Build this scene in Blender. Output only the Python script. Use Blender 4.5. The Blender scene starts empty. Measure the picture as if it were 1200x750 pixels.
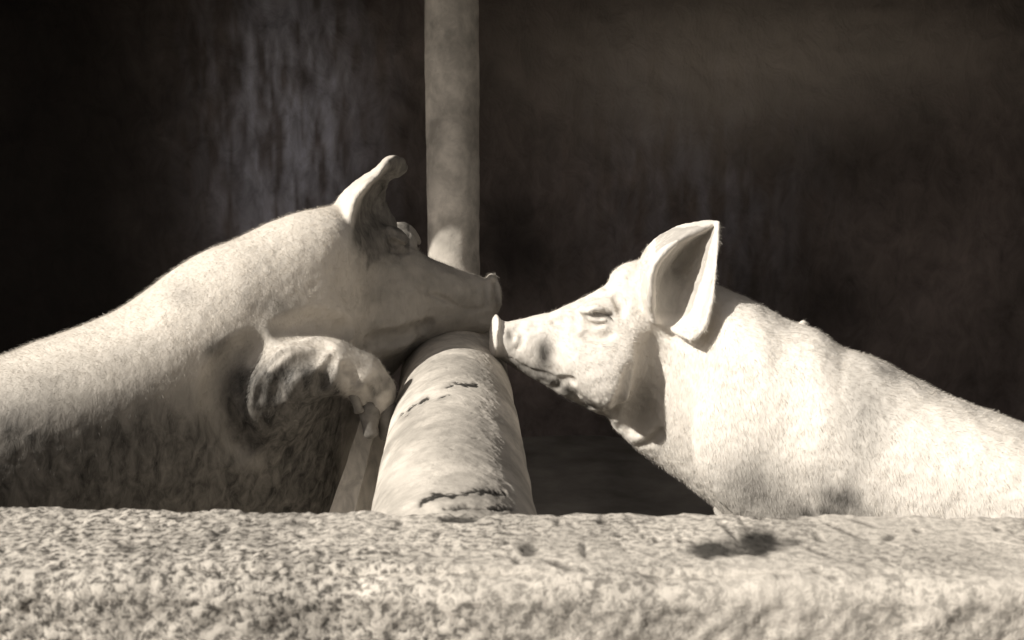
import bpy, math, random, time
import numpy as np
from mathutils import Vector

T0 = time.time()
rng = np.random.default_rng(7)
random.seed(7)
scn = bpy.context.scene
COL = scn.collection

# ------------------------------------------------------------------ camera
PITCH = math.radians(9.9)
F = 1320.0                      # focal length in photo pixels (photo 1200 wide)
CAM = np.array([0.0, 0.0, 1.26])
FW = np.array([0, math.cos(PITCH), -math.sin(PITCH)])
UP = np.array([0, math.sin(PITCH), math.cos(PITCH)])
RT = np.array([1.0, 0, 0])
cd = bpy.data.cameras.new('camera')
cam = bpy.data.objects.new('camera', cd)
COL.objects.link(cam)
cam.location = CAM
cam.rotation_euler = (math.radians(90) - PITCH, 0, 0)
cd.sensor_width = 36
cd.lens = 36 * F / 1200
cd.clip_end = 500
cd.clip_start = 0.05
cd.dof.use_dof = True
cd.dof.focus_distance = 2.12
cd.dof.aperture_fstop = 8
scn.camera = cam

# ------------------------------------------------------------------ light
S = np.array([-0.72, -0.34, 0.56]); S /= np.linalg.norm(S)
el = math.asin(S[2]); az = math.atan2(S[0], S[1])
w = bpy.data.worlds.new('World'); scn.world = w
w.use_nodes = True
nt = w.node_tree
bg = nt.nodes['Background']
sky = nt.nodes.new('ShaderNodeTexSky')
sky.sky_type = 'NISHITA'; sky.sun_disc = False
sky.sun_elevation = el; sky.sun_rotation = az
sky.air_density = 1.0; sky.dust_density = 3.0
hs = nt.nodes.new('ShaderNodeHueSaturation')      # a black-and-white print: the light carries no hue
hs.inputs['Saturation'].default_value = 0.08
nt.links.new(sky.outputs[0], hs.inputs['Color'])
tn = nt.nodes.new('ShaderNodeMix'); tn.data_type = 'RGBA'; tn.blend_type = 'MULTIPLY'
tn.inputs[0].default_value = 1.0; tn.inputs[7].default_value = (1.06, 0.98, 0.92, 1)   # the print's sepia tone
nt.links.new(hs.outputs[0], tn.inputs[6]); nt.links.new(tn.outputs[2], bg.inputs[0])
bg.inputs[1].default_value = 0.05
sd = bpy.data.lights.new('sun', 'SUN')
sd.energy = 5.0; sd.angle = math.radians(0.55); sd.color = (1.0, 0.94, 0.85)
so = bpy.data.objects.new('sun', sd); COL.objects.link(so)
so.rotation_euler = Vector(-S).to_track_quat('-Z', 'Y').to_euler()
so.location = (-3, -2, 5)
scn.view_settings.view_transform = 'Standard'
scn.view_settings.look = 'None'
scn.view_settings.exposure = 0.15
scn.view_settings.gamma = 1.0

# ------------------------------------------------------------------ helpers
DY = 0.0
def P(px, py, Y):
    """place point: photo pixel at world depth Y (numpy broadcast)"""
    px = np.asarray(px, float); py = np.asarray(py, float); Y = np.asarray(Y, float) + DY
    a = (px - 600) / F; b = -(py - 375) / F
    dx = a; dy = FW[1] + b * UP[1]; dz = FW[2] + b * UP[2]
    t = Y / dy
    return np.stack(np.broadcast_arrays(dx * t, Y, CAM[2] + dz * t), -1)

def opt(p):
    return (p - CAM) @ FW

def proj(p):
    q = p - CAM
    o = q @ FW
    return 600 + F * q[..., 0] / o, 375 - F * (q @ UP) / o, o

def smin(a, b, k):
    if k <= 0: return np.minimum(a, b)
    h = np.maximum(k - np.abs(a - b), 0) / k
    return np.minimum(a, b) - h * h * k * 0.25

def catmull(pts, n):
    pts = np.asarray(pts, float)
    m = len(pts)
    t = np.linspace(0, m - 1, n)
    i = np.clip(t.astype(int), 0, m - 2); f = t - i
    p0 = pts[np.maximum(i - 1, 0)]; p1 = pts[i]; p2 = pts[i + 1]; p3 = pts[np.minimum(i + 2, m - 1)]
    f = f.reshape(-1, *([1] * (pts.ndim - 1)))
    return 0.5 * (2 * p1 + (p2 - p0) * f + (2 * p0 - 5 * p1 + 4 * p2 - p3) * f ** 2 + (3 * p1 - p0 - 3 * p2 + p3) * f ** 3)

def hash3(i, j, k, seed):
    n = (i * 374761393 + j * 668265263 + k * 2147483647 + seed * 974634777).astype(np.int64)
    n = (n ^ (n >> 13)) * 1274126177
    n = n & 0xffffffff
    n = (n ^ (n >> 16)) & 0xffffff
    return n / float(0xffffff)

def vnoise(p, seed=0):
    ip = np.floor(p).astype(np.int64); f = p - ip
    f = f * f * (3 - 2 * f)
    r = 0
    for a in (0, 1):
        for b in (0, 1):
            for c in (0, 1):
                wgt = (f[..., 0] if a else 1 - f[..., 0]) * (f[..., 1] if b else 1 - f[..., 1]) * (f[..., 2] if c else 1 - f[..., 2])
                r = r + wgt * hash3(ip[..., 0] + a, ip[..., 1] + b, ip[..., 2] + c, seed)
    return r * 2 - 1

def fbm(p, oct=4, seed=0):
    r = 0; a = 0.5
    for o in range(oct):
        r = r + a * vnoise(p, seed + o); p = p * 2.03 + 11.3; a *= 0.5
    return r

def mesh_np(name, V, faces, mat=None, parent=None, smooth=True, link=True):
    me = bpy.data.meshes.new(name)
    V = np.asarray(V, np.float32); Fc = np.asarray(faces, np.int32)
    n, k = Fc.shape
    me.vertices.add(len(V)); me.vertices.foreach_set('co', V.ravel())
    me.loops.add(n * k); me.loops.foreach_set('vertex_index', Fc.ravel())
    me.polygons.add(n)
    me.polygons.foreach_set('loop_start', np.arange(0, n * k, k, dtype=np.int32))
    me.polygons.foreach_set('loop_total', np.full(n, k, np.int32))
    me.polygons.foreach_set('use_smooth', np.full(n, smooth, bool))
    me.update(calc_edges=True); me.validate()
    if mat: me.materials.append(mat)
    o = bpy.data.objects.new(name, me)
    COL.objects.link(o)
    if parent: o.parent = parent
    return o

def tag(o, label=None, cat=None, group=None, kind=None):
    for k, v in (('label', label), ('category', cat), ('group', group), ('kind', kind)):
        if v: o[k] = v
    return o

def empty(name, loc, label, cat):
    o = bpy.data.objects.new(name, None); COL.objects.link(o)
    o.location = loc
    o.empty_display_size = 0.1
    tag(o, label, cat)
    return o

def keep_world(child, parent):
    child.parent = parent
    child.location = -Vector(parent.location)

# ------------------------------------------------------------------ materials
def mat(name):
    m = bpy.data.materials.new(name); m.use_nodes = True
    n = m.node_tree; b = n.nodes['Principled BSDF']
    return m, n, b

def N(n, t, **kw):
    x = n.nodes.new(t)
    for k, v in kw.items():
        if k in x.inputs: x.inputs[k].default_value = v
        else: setattr(x, k, v)
    return x

def noise(n, scale, detail=4, rough=0.55, vec=None, dist=0.0):
    x = n.nodes.new('ShaderNodeTexNoise')
    x.inputs['Scale'].default_value = scale; x.inputs['Detail'].default_value = detail
    x.inputs['Roughness'].default_value = rough; x.inputs['Distortion'].default_value = dist
    if vec: n.links.new(vec, x.inputs['Vector'])
    return x

def ramp(n, src, stops):
    r = n.nodes.new('ShaderNodeValToRGB')
    cr = r.color_ramp
    while len(cr.elements) < len(stops): cr.elements.new(0.5)
    for e, (p, c) in zip(cr.elements, stops):
        e.position = p; e.color = (*c, 1) if len(c) == 3 else c
    n.links.new(src, r.inputs[0])
    return r

def mixc(n, fac, a, b, mode='MIX'):
    m = n.nodes.new('ShaderNodeMix'); m.data_type = 'RGBA'; m.blend_type = mode
    for i, v in ((0, fac), (6, a), (7, b)):
        if hasattr(v, 'links'): n.links.new(v, m.inputs[i])
        elif isinstance(v, (int, float)): m.inputs[i].default_value = v
        else: m.inputs[i].default_value = (*v, 1)
    return m.outputs[2]

def bump(n, b, h, strength, dist, prev=None):
    x = n.nodes.new('ShaderNodeBump')
    x.inputs['Strength'].default_value = strength; x.inputs['Distance'].default_value = dist
    n.links.new(h, x.inputs['Height'])
    if prev: n.links.new(prev.outputs[0], x.inputs['Normal'])
    n.links.new(x.outputs[0], b.inputs['Normal'])
    return x

def g(v, warm=1.0):      # sepia-toned grey
    return (v * (1 + 0.03 * warm), v * (1 - 0.04 * warm), v * (1 - 0.14 * warm))

def skin_mat(name, base, dirt_and_shade, amount):
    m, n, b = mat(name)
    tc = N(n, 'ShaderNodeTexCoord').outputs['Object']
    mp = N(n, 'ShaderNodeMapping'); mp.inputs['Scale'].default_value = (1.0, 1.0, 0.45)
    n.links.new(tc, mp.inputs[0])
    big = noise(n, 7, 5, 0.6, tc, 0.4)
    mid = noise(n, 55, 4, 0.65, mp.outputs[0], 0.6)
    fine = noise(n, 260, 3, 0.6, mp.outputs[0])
    att = N(n, 'ShaderNodeAttribute'); att.attribute_name = 'dirt_and_shade'
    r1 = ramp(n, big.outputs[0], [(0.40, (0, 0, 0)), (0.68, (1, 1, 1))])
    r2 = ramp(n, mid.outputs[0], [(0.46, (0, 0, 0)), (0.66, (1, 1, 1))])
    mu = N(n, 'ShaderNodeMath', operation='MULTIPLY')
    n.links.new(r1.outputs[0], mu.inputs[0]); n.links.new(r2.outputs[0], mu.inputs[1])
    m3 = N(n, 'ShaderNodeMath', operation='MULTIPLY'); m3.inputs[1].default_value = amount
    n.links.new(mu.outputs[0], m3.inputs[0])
    # mud, and shade painted into flanks, folds and ears (attribute written on the mesh), broken up by the noises
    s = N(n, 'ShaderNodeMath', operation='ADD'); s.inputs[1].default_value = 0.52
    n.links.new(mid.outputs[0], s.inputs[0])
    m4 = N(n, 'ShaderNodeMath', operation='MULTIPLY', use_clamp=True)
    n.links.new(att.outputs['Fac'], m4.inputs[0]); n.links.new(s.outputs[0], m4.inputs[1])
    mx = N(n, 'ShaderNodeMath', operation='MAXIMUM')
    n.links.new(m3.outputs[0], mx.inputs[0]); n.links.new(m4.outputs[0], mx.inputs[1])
    c = mixc(n, mx.outputs[0], base, dirt_and_shade)
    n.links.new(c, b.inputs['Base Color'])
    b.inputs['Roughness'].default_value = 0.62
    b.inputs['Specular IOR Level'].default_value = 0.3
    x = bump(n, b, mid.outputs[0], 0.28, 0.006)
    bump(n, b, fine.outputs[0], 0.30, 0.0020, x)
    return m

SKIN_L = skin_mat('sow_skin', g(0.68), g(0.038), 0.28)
SKIN_R = skin_mat('pale_sow_skin', g(0.72, 0.8), g(0.07), 0.3)

def plain(name, c, rough=0.6, spec=0.3, scale=0, amt=0.2):
    m, n, b = mat(name)
    if scale:
        tc = N(n, 'ShaderNodeTexCoord').outputs['Object']
        no = noise(n, scale, 5, 0.6, tc)
        r = ramp(n, no.outputs[0], [(0.3, tuple(x * (1 - amt) for x in c)), (0.7, tuple(x * (1 + amt) for x in c))])
        n.links.new(r.outputs[0], b.inputs['Base Color'])
        bump(n, b, no.outputs[0], 0.4, 0.003)
    else:
        b.inputs['Base Color'].default_value = (*c, 1)
    b.inputs['Roughness'].default_value = rough; b.inputs['Specular IOR Level'].default_value = spec
    return m

HAIR, _n, _b = mat('bristle_hair')
_a = N(_n, 'ShaderNodeAttribute'); _a.attribute_name = 'dirt_and_shade'  # hair darkens with the skin's mud and painted shade
_n.links.new(mixc(_n, _a.outputs['Fac'], g(0.70), g(0.045)), _b.inputs['Base Color'])
_b.inputs['Roughness'].default_value = .5
LASH = plain('eyelash_hair', g(0.10), 0.6)
EYE = plain('eye_wet', g(0.02), 0.08, 0.6)
HORN = plain('hoof_horn', g(0.17), 0.5, 0.35, 60, 0.3)
NOSE = plain('snout_skin', g(0.42), 0.4, 0.4, 120, 0.15)

def concrete_mat(name, lo, hi, grain):
    m, n, b = mat(name)
    tc = N(n, 'ShaderNodeTexCoord').outputs['Object']
    big = noise(n, 6, 5, 0.6, tc, 0.3)
    gr = noise(n, grain, 5, 0.7, tc, 0.4)
    fi = noise(n, grain * 4, 3, 0.7, tc)
    att = N(n, 'ShaderNodeAttribute'); att.attribute_name = 'stain'
    base = ramp(n, gr.outputs[0], [(0.41, lo), (0.55, hi)])
    tint = ramp(n, big.outputs[0], [(0.36, (0.62,) * 3), (0.62, (1.08,) * 3)])
    c = mixc(n, 1.0, base.outputs[0], tint.outputs[0], 'MULTIPLY')
    ev = N(n, 'ShaderNodeAttribute'); ev.attribute_name = 'even'
    c = mixc(n, ev.outputs['Fac'], c, hi)
    c2 = mixc(n, att.outputs['Fac'], c, g(0.014))
    n.links.new(c2, b.inputs['Base Color'])
    b.inputs['Roughness'].default_value = 0.9; b.inputs['Specular IOR Level'].default_value = 0.15
    x = bump(n, b, gr.outputs[0], 0.5, 0.004)
    bump(n, b, fi.outputs[0], 0.5, 0.0015, x)
    return m

WALLM = concrete_mat('rough_cast_concrete', g(0.11), g(0.66), 120)
RAILM = concrete_mat('smooth_cast_concrete', g(0.50), g(0.62), 26)
POSTM = concrete_mat('post_concrete', g(0.60), g(0.72), 22)

def dark_wall_mat():
    m, n, b = mat('dark_plaster')
    tc = N(n, 'ShaderNodeTexCoord').outputs['Object']
    mp = N(n, 'ShaderNodeMapping'); mp.inputs['Scale'].default_value = (1.2, 1.0, 0.8)
    n.links.new(tc, mp.inputs[0])
    a = noise(n, 1.1, 4, 0.6, mp.outputs[0], 0.5)
    c = noise(n, 9, 6, 0.7, mp.outputs[0], 0.6)
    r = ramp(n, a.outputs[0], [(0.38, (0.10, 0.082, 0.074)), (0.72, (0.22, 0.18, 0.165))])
    r2 = ramp(n, c.outputs[0], [(0.3, (0.55,) * 3), (0.75, (1.35,) * 3)])
    cc = mixc(n, 1.0, r.outputs[0], r2.outputs[0], 'MULTIPLY')
    att = N(n, 'ShaderNodeAttribute'); att.attribute_name = 'painted_sheen'
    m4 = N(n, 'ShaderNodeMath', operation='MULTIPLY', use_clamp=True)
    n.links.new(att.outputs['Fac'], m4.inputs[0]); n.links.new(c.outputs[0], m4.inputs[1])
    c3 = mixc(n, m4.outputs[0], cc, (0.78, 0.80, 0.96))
    a3 = N(n, 'ShaderNodeAttribute'); a3.attribute_name = 'painted_haze'
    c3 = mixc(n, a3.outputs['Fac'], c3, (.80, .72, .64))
    a2 = N(n, 'ShaderNodeAttribute'); a2.attribute_name = 'painted_shade'
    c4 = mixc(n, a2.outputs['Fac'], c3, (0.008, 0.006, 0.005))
    n.links.new(c4, b.inputs['Base Color'])
    b.inputs['Roughness'].default_value = 0.95
    bump(n, b, c.outputs[0], 0.6, 0.03)
    return m
DARKM = dark_wall_mat()
FLOORM = plain('muddy_floor', g(0.30), 0.9, 0.2, 4, 0.4)
GROUNDM = plain('yard_earth', g(0.09), 0.95, 0.1, 1.5, 0.3)
ROOFM = plain('dark_roof_sheet', g(0.05), 0.8, 0.2, 3, 0.3)

def wood_mat(name, c):
    m, n, b = mat(name)
    tc = N(n, 'ShaderNodeTexCoord').outputs['Object']
    mp = N(n, 'ShaderNodeMapping'); mp.inputs['Scale'].default_value = (40, 40, 3)
    n.links.new(tc, mp.inputs[0])
    a = noise(n, 1.0, 5, 0.65, mp.outputs[0], 0.8)
    r = ramp(n, a.outputs[0], [(0.3, tuple(x * 0.55 for x in c)), (0.65, c)])
    n.links.new(r.outputs[0], b.inputs['Base Color'])
    b.inputs['Roughness'].default_value = 0.85
    bump(n, b, a.outputs[0], 0.5, 0.003)
    return m
WOODM = wood_mat('weathered_wood', g(0.75))

# ------------------------------------------------------------------ structure
def grid_faces(nu, nv, wrap=False):
    i = np.arange(nu if wrap else nu - 1)[:, None]; j = np.arange(nv - 1)[None, :]
    i2 = (i + 1) % nu
    a = i * nv + j; b = i2 * nv + j
    return np.stack([a, b, b + 1, a + 1], -1).reshape(-1, 4)

def set_attr(o, name, vals):
    at = o.data.attributes.new(name, 'FLOAT', 'POINT')
    at.data.foreach_set('value', np.asarray(vals, np.float32))

def box(name, lo, hi, m, parent=None, kind=None):
    x0, y0, z0 = lo; x1, y1, z1 = hi
    V = [(x0, y0, z0), (x1, y0, z0), (x1, y1, z0), (x0, y1, z0), (x0, y0, z1), (x1, y0, z1), (x1, y1, z1), (x0, y1, z1)]
    Fc = [(0, 3, 2, 1), (4, 5, 6, 7), (0, 1, 5, 4), (1, 2, 6, 5), (2, 3, 7, 6), (3, 0, 4, 7)]
    o = mesh_np(name, V, Fc, m, parent, smooth=False)
    if kind: o['kind'] = kind
    return o

# ground to the horizon and pen floor
u = np.concatenate([-np.geomspace(200, 1, 24), np.linspace(-.8, .8, 5), np.geomspace(1, 200, 24)])
gx, gy = np.meshgrid(u, u, indexing='ij')
V = np.stack([gx, gy, fbm(np.stack([gx * .3, gy * .3, gx * 0], -1)) * 0.05 - 0.05], -1).reshape(-1, 3)
tag(mesh_np('ground', V, grid_faces(len(u), len(u)), GROUNDM), kind='structure')
ux = np.linspace(-3.4, 3.4, 120); uy = np.linspace(0.9, 6.0, 90)
gx, gy = np.meshgrid(ux, uy, indexing='ij')
V = np.stack([gx, gy, fbm(np.stack([gx * 4, gy * 4, gx * 0], -1)) * 0.02 + 0.02], -1).reshape(-1, 3)
tag(mesh_np('pen_floor', V, grid_faces(120, 90), FLOORM), kind='structure')

# shed: back wall, side walls, roof with an eave that shades the upper post
shed = empty('pig_shed', (0, 4.2, 0), 'dark open fronted shed whose black interior fills the background behind both pigs', 'shed')
ux = np.linspace(-3.4, 3.4, 500); uz = np.linspace(0, 2.9, 220)
gx, gz = np.meshgrid(ux, uz, indexing='ij')
V = np.stack([gx, 4.4 + fbm(np.stack([gx * 3, gx * 0, gz * 3], -1), 5) * 0.05, gz], -1).reshape(-1, 3)
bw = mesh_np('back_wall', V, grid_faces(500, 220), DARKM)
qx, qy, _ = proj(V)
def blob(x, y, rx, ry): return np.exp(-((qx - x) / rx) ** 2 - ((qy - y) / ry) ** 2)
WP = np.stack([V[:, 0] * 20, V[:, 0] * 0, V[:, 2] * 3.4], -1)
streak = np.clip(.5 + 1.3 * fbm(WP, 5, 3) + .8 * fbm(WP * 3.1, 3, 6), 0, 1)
painted_sheen = (blob(335, 150, 85, 160) * np.clip(streak * .8 + .12, 0, 1) * 2.0 + 0.35 * blob(820, 200, 120, 160) * streak)  # bluish sheen painted into the wall colour, streaked
set_attr(bw, 'painted_sheen', np.clip(painted_sheen, 0, 1.6))
set_attr(bw, 'painted_haze', np.clip(blob(900, 55, 250, 75) * .62 + blob(800, 130, 160, 70) * .18, 0, 1))  # pale haze at top right painted into the wall colour
set_attr(bw, 'painted_shade', np.clip(1 / (1 + np.exp((qx - 200 - 90 * fbm(V * np.array([4, 1, 2]), 4, 8)) / 28)) * .9 + .8 * blob(600, 290, 60, 70) + .5 * blob(960, 360, 60, 60), 0, .93))  # near-black shade of the interior painted into the wall colour
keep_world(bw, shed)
for a, b in (((-3.5, 2.6, 0), (-3.38, 4.6, 2.6)), ((3.38, 2.6, 0), (3.5, 4.6, 2.6))):
    keep_world(box('side_wall', a, b, DARKM), shed)
EZ = 1.26 + 0.56; EY = 2.9 - .062 - (EZ - P(531, 268, 2.9)[2]) * S[1] / S[2] * -1
V = [(-3.7, EY, EZ), (3.7, EY, EZ), (3.7, 4.8, 2.6), (-3.7, 4.8, 2.6), (-3.7, EY, EZ + .06), (3.7, EY, EZ + .06), (3.7, 4.8, 2.67), (-3.7, 4.8, 2.67)]
Fc = [(0, 3, 2, 1), (4, 5, 6, 7), (0, 1, 5, 4), (1, 2, 6, 5), (2, 3, 7, 6), (3, 0, 4, 7)]
keep_world(mesh_np('roof', V, Fc, ROOFM, smooth=False), shed)

# front wall, thick rough concrete top
ZW = 0.85                       # wall top
def wall_edge(px, py):          # where the photo's wall back edge meets z = ZW
    d = P(px, py, 1.0) - CAM; t = (ZW - CAM[2]) / d[2]; return CAM + d * t
A = wall_edge(140, 595); B = wall_edge(1045, 603)
wang = math.atan2(B[1] - A[1], B[0] - A[0])
wdir = np.array([math.cos(wang), math.sin(wang)]); wn = np.array([-wdir[1], wdir[0]])
nl = 760
TH = .185
prof = [(-TH, 0.0), (-TH, .3)] + [(-TH, .5 + (ZW - .52) * i / 90) for i in range(91)] + [(-TH + .003, ZW - .011), (-TH + .009, ZW - .003), (-TH + .018, ZW)]
prof += [(-TH + .018 + (TH - .026) * i / 80, ZW) for i in range(1, 81)] + [(-.004, ZW - .002), (-.001, ZW - .008), (0, ZW - .02), (0, ZW - .06), (0, .6), (0, .3), (0, 0)]
prof = np.array(prof)
lx = np.linspace(-1.35, 1.35, nl)
gu, gp = np.meshgrid(lx, np.arange(len(prof)), indexing='ij')
off = prof[gp, 0]; zz = prof[gp, 1].copy()
mid = (A + B) / 2
X = mid[0] + gu * wdir[0] + off * wn[0]; Yy = mid[1] + gu * wdir[1] + off * wn[1]
W0 = np.stack([X, Yy, zz], -1)
rough = fbm(W0 * np.array([120, 60, 90]), 3, 5)
rough2 = fbm(W0 * 26, 3, 9)
left = 1 / (1 + np.exp((gu + 0.05) * 9))
topm = (zz > ZW - .004)
disp = (rough * (0.0014 + 0.0034 * left) + rough2 * 0.0025) * topm
W0[..., 2] += disp + np.where((off < -TH + .03) & (zz > ZW - .02), np.minimum(fbm(W0 * 14, 4, 12) * .014 - .002, 0), 0)
W0[..., 0] += disp * .3 * 0; W0[..., 1] += np.where((off > -.01) | (off < -TH + .02), rough * .004 + rough2 * .006, 0)
stain = np.zeros_like(disp)
qx, qy, _ = proj(W0)
nz = fbm(W0 * 70, 3, 21)
nz2 = fbm(W0 * 160, 2, 22)
def pit(x, y, rx, ry, depth, st=1.0, ang=0.0):
    global stain
    c, s = math.cos(ang), math.sin(ang)
    dx = (qx - x) * c + (qy - y) * s; dy = -(qx - x) * s + (qy - y) * c
    r = np.sqrt((dx / rx) ** 2 + (dy / ry) ** 2) + nz * 0.5 + nz2 * .12
    mk = np.clip((1.25 - r) * 1.7, 0, 1) * topm
    W0[..., 2] -= mk * depth * .8
    stain = np.maximum(stain, mk * st)
for a in [(836, 642, 34, 11, .003, .9), (890, 634, 30, 17, .004, .93), (862, 642, 16, 8, .002, .8), (922, 632, 22, 6, .002, .6, .2), (862, 628, 34, 2.2, .003, .6, .75), (808, 633, 16, 1.8, .003, .7, .2),
          (876, 618, 22, 1.8, .002, .6, .8), (905, 604, 40, 3, .002, .45, .1), (745, 618, 22, 1.5, .002, .6, .9), (728, 640, 15, 1.6, .002, .6, .8),
          (684, 645, 4, 10, .004, .8), (653, 611, 3, 5, .003, .7), (709, 612, 6, 3, .002, .6, .6), (620, 643, 12, 7, .004, .7), (585, 650, 7, 3, .003, .5),
          (538, 607, 26, 4.5, .004, .85), (990, 622, 30, 2, .002, .5, .4), (955, 645, 22, 2, .002, .5, .4), (1010, 612, 22, 2, .002, .5, .3), (468, 612, 4, 4, .002, .6),
          (150, 640, 12, 7, .003, .5), (212, 606, 18, 3, .002, .45), (260, 650, 16, 3, .002, .4), (350, 612, 12, 3, .002, .4), (660, 662, 14, 4, .004, .6, .3)]:
    pit(*a)
for i in range(150):
    x = rng.uniform(-100, 1300); y = rng.uniform(604, 760)
    pit(x, y, rng.uniform(2, 7), rng.uniform(1.2, 4), .003, rng.uniform(.35, .8), rng.uniform(-.3, 1))
fw = mesh_np('front_wall', W0.reshape(-1, 3), grid_faces(nl, len(prof))[:, ::-1], WALLM)
set_attr(fw, 'stain', stain.ravel())
set_attr(fw, 'even', np.clip((0.5 - .5 * left + .5 * fbm(W0 * 8, 3, 23)), 0, .8).ravel())
tag(fw, 'low concrete wall with rough pitted pale top running across the bottom of the picture', 'wall')

# dividing rail: round concrete capping receding to the post
RR = 0.110
railn = P(538, 598, 1.28); railf = P(531, 332, 2.9)
ax0 = np.array([railn[0] + 0.000, 1.13, ZW - RR - 0.005]); ax1 = np.array([railf[0], 3.0, ZW - RR - 0.001])
nu, nv = 250, 760
th = np.concatenate([np.linspace(-.25, math.pi + .25, 215, endpoint=False), np.linspace(math.pi + .25, 2 * math.pi - .25, 35, endpoint=False)])[:, None]; tt = np.concatenate([np.linspace(0, .66, 700, endpoint=False), np.linspace(.66, 1, 60)])[None, :]
ctr = ax0 + (ax1 - ax0) * tt[..., None]
nrm = np.stack([np.cos(th) + 0 * tt, 0 * th + 0 * tt, np.sin(th) + 0 * tt], -1)
V = ctr + nrm * RR
sh = np.exp(-((th - 1.0 + 0 * tt + .25 * fbm(V * 12, 2, 36)) / .22) ** 2)      # rough skin where the cast surface has flaked
d = fbm(V * 9, 4, 31) * 0.005 + fbm(V * 45, 3, 33) * (0.0008 + .0015 * sh) + fbm(V * 160, 2, 34) * (.0004 + .0011 * sh)
V = V + nrm * d[..., None]
qx, qy, _ = proj(V)
rs = np.zeros(d.shape); cut = np.zeros(d.shape)
front = (nrm[..., 2] > -.1)
n1 = fbm(V * 210, 3, 40); n2 = fbm(V * 60, 3, 41)
def crack(pts, wd, depth=.0012, st=.95):
    global rs, cut
    pts = catmull(pts, 40)
    dist = np.full(d.shape, 1e3)
    for a, b in zip(pts[:-1], pts[1:]):
        ab = b - a; tq = np.clip(((qx - a[0]) * ab[0] + (qy - a[1]) * ab[1]) / (ab @ ab + 1e-9), 0, 1)
        dist = np.minimum(dist, np.hypot(qx - a[0] - tq * ab[0], qy - a[1] - tq * ab[1]))
    mk = np.clip((wd * (.85 + 1.6 * n1 + 2.0 * n2) - dist) / 1.5, 0, 1) * front
    rs = np.maximum(rs, np.maximum(mk * st, .45 * front * (wd > 1.5) * np.exp(-(dist / (wd * 2.2)) ** 2) * np.clip(.6 + 1.6 * n2, 0, 1))); cut = np.maximum(cut, mk * depth)
crack([(471, 487), (480, 479), (490, 473), (501, 467)], 2.6)
crack([(515, 466), (522, 463), (527, 461)], 2.0)
crack([(524, 455), (535, 450), (545, 452), (558, 451)], 3.2, .0012, .95)
crack([(492, 592), (500, 585), (515, 581), (540, 579), (556, 575), (575, 578), (592, 581)], 3.4)
crack([(522, 597), (545, 594), (570, 596), (600, 597)], 2.6, .003, .8)
for i in range(70):
    x = rng.uniform(500, 595); y = rng.uniform(430, 590); crack([(x, y), (x + rng.uniform(-5, 8), y + rng.uniform(-2, 5))], rng.uniform(.3, 1.0), .0012, rng.uniform(.2, .6))
V = V - nrm * cut[..., None]
# pale lime drips over the right shoulder
V2 = V.reshape(-1, 3)
rail = mesh_np('dividing_rail', V2, grid_faces(nu, nv, True), RAILM)
set_attr(rail, 'stain', rs.ravel())
tag(rail, 'thick round concrete rail between the two pigs, cracked, running back from the front wall', 'rail')
pw = box('partition_wall', (0, 0, 0), (1, 1, 1), WALLM)
Vp = []
for z in (0.0, ZW - RR):
    for (yy, t) in ((1.18, 0), (2.98, 1)):
        cx = ax0[0] + (ax1[0] - ax0[0]) * t
        Vp += [(cx - .06, yy, z), (cx + .06, yy, z)]
me = pw.data
for i, j in enumerate([0, 1, 3, 2, 4, 5, 7, 6]): me.vertices[i].co = Vp[j]
tag(pw, 'narrow shaded partition wall directly under the round concrete rail', 'wall')

# post
pr = 30.5 * opt(P(531, 280, 2.9)) / F
pc = P(531.5, 280, 2.9)
nu, nv = 72, 200
th = np.linspace(0, 2 * np.pi, nu, endpoint=False)[:, None]; zz = np.linspace(0, 1.93, nv)[None, :]
nrm = np.stack([np.cos(th) + 0 * zz, np.sin(th) + 0 * zz, 0 * th + 0 * zz], -1)
base = np.stack([pc[0] + 0 * th + 0 * zz, 2.9 + 0 * th + 0 * zz, zz + 0 * th], -1)
V = base + nrm * pr
V = V + nrm * (fbm(V * 7, 3, 51) * .005 + fbm(V * 60, 2, 52) * .001)[..., None]
ps = mesh_np('concrete_post', V.reshape(-1, 3), grid_faces(nu, nv, True), POSTM)
set_attr(ps, 'stain', np.clip(fbm(V * np.array([16, 16, 9]), 5, 54).ravel() * 1.2 - .1, 0, .3))
tag(ps, 'tall round pale post at the far end of the rail, holding up the shed roof', 'post')

# boards between left pig and rail
def board(name, corners_px, Y, thick, label, ydir=None):
    q = [P(x, y, Y if ydir is None else Yv) for (x, y), Yv in zip(corners_px, ydir or [Y] * 4)]
    nu, nv = 8, 40
    V = []; 
    for side in (0, thick):
        for j in range(nv):
            for i in range(nu):
                a = i / (nu - 1); b = j / (nv - 1)
                p = (q[0] * (1 - a) + q[1] * a) * (1 - b) + (q[3] * (1 - a) + q[2] * a) * b
                p = p + np.array([0, side, 0])
                p = p + fbm(p[None] * 25, 3, 61)[0] * .004 * np.array([.6, 1, 0])
                V.append(p)
    Fc = []
    n = nu * nv
    for j in range(nv - 1):
        for i in range(nu - 1):
            a = j * nu + i
            Fc.append((a, a + 1, a + nu + 1, a + nu)); Fc.append((n + a, n + a + nu, n + a + nu + 1, n + a + 1))
        a = j * nu; Fc.append((a, a + nu, n + a + nu, n + a))
        a = j * nu + nu - 1; Fc.append((a, n + a, n + a + nu, a + nu))
    for i in range(nu - 1):
        Fc.append((i, n + i, n + i + 1, i + 1)); a = (nv - 1) * nu + i; Fc.append((a, a + 1, n + a + 1, n + a))
    o = mesh_np(name, V, Fc, WOODM, smooth=False)
    tag(o, label, 'board')
board('wooden_board', [(427, 480), (444, 485), (396, 680), (358, 680)], 2.0, .02, 'narrow pale board edge slanting down under the left pig\'s trotter', [2.02, 2.02, 1.86, 1.86])
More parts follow.
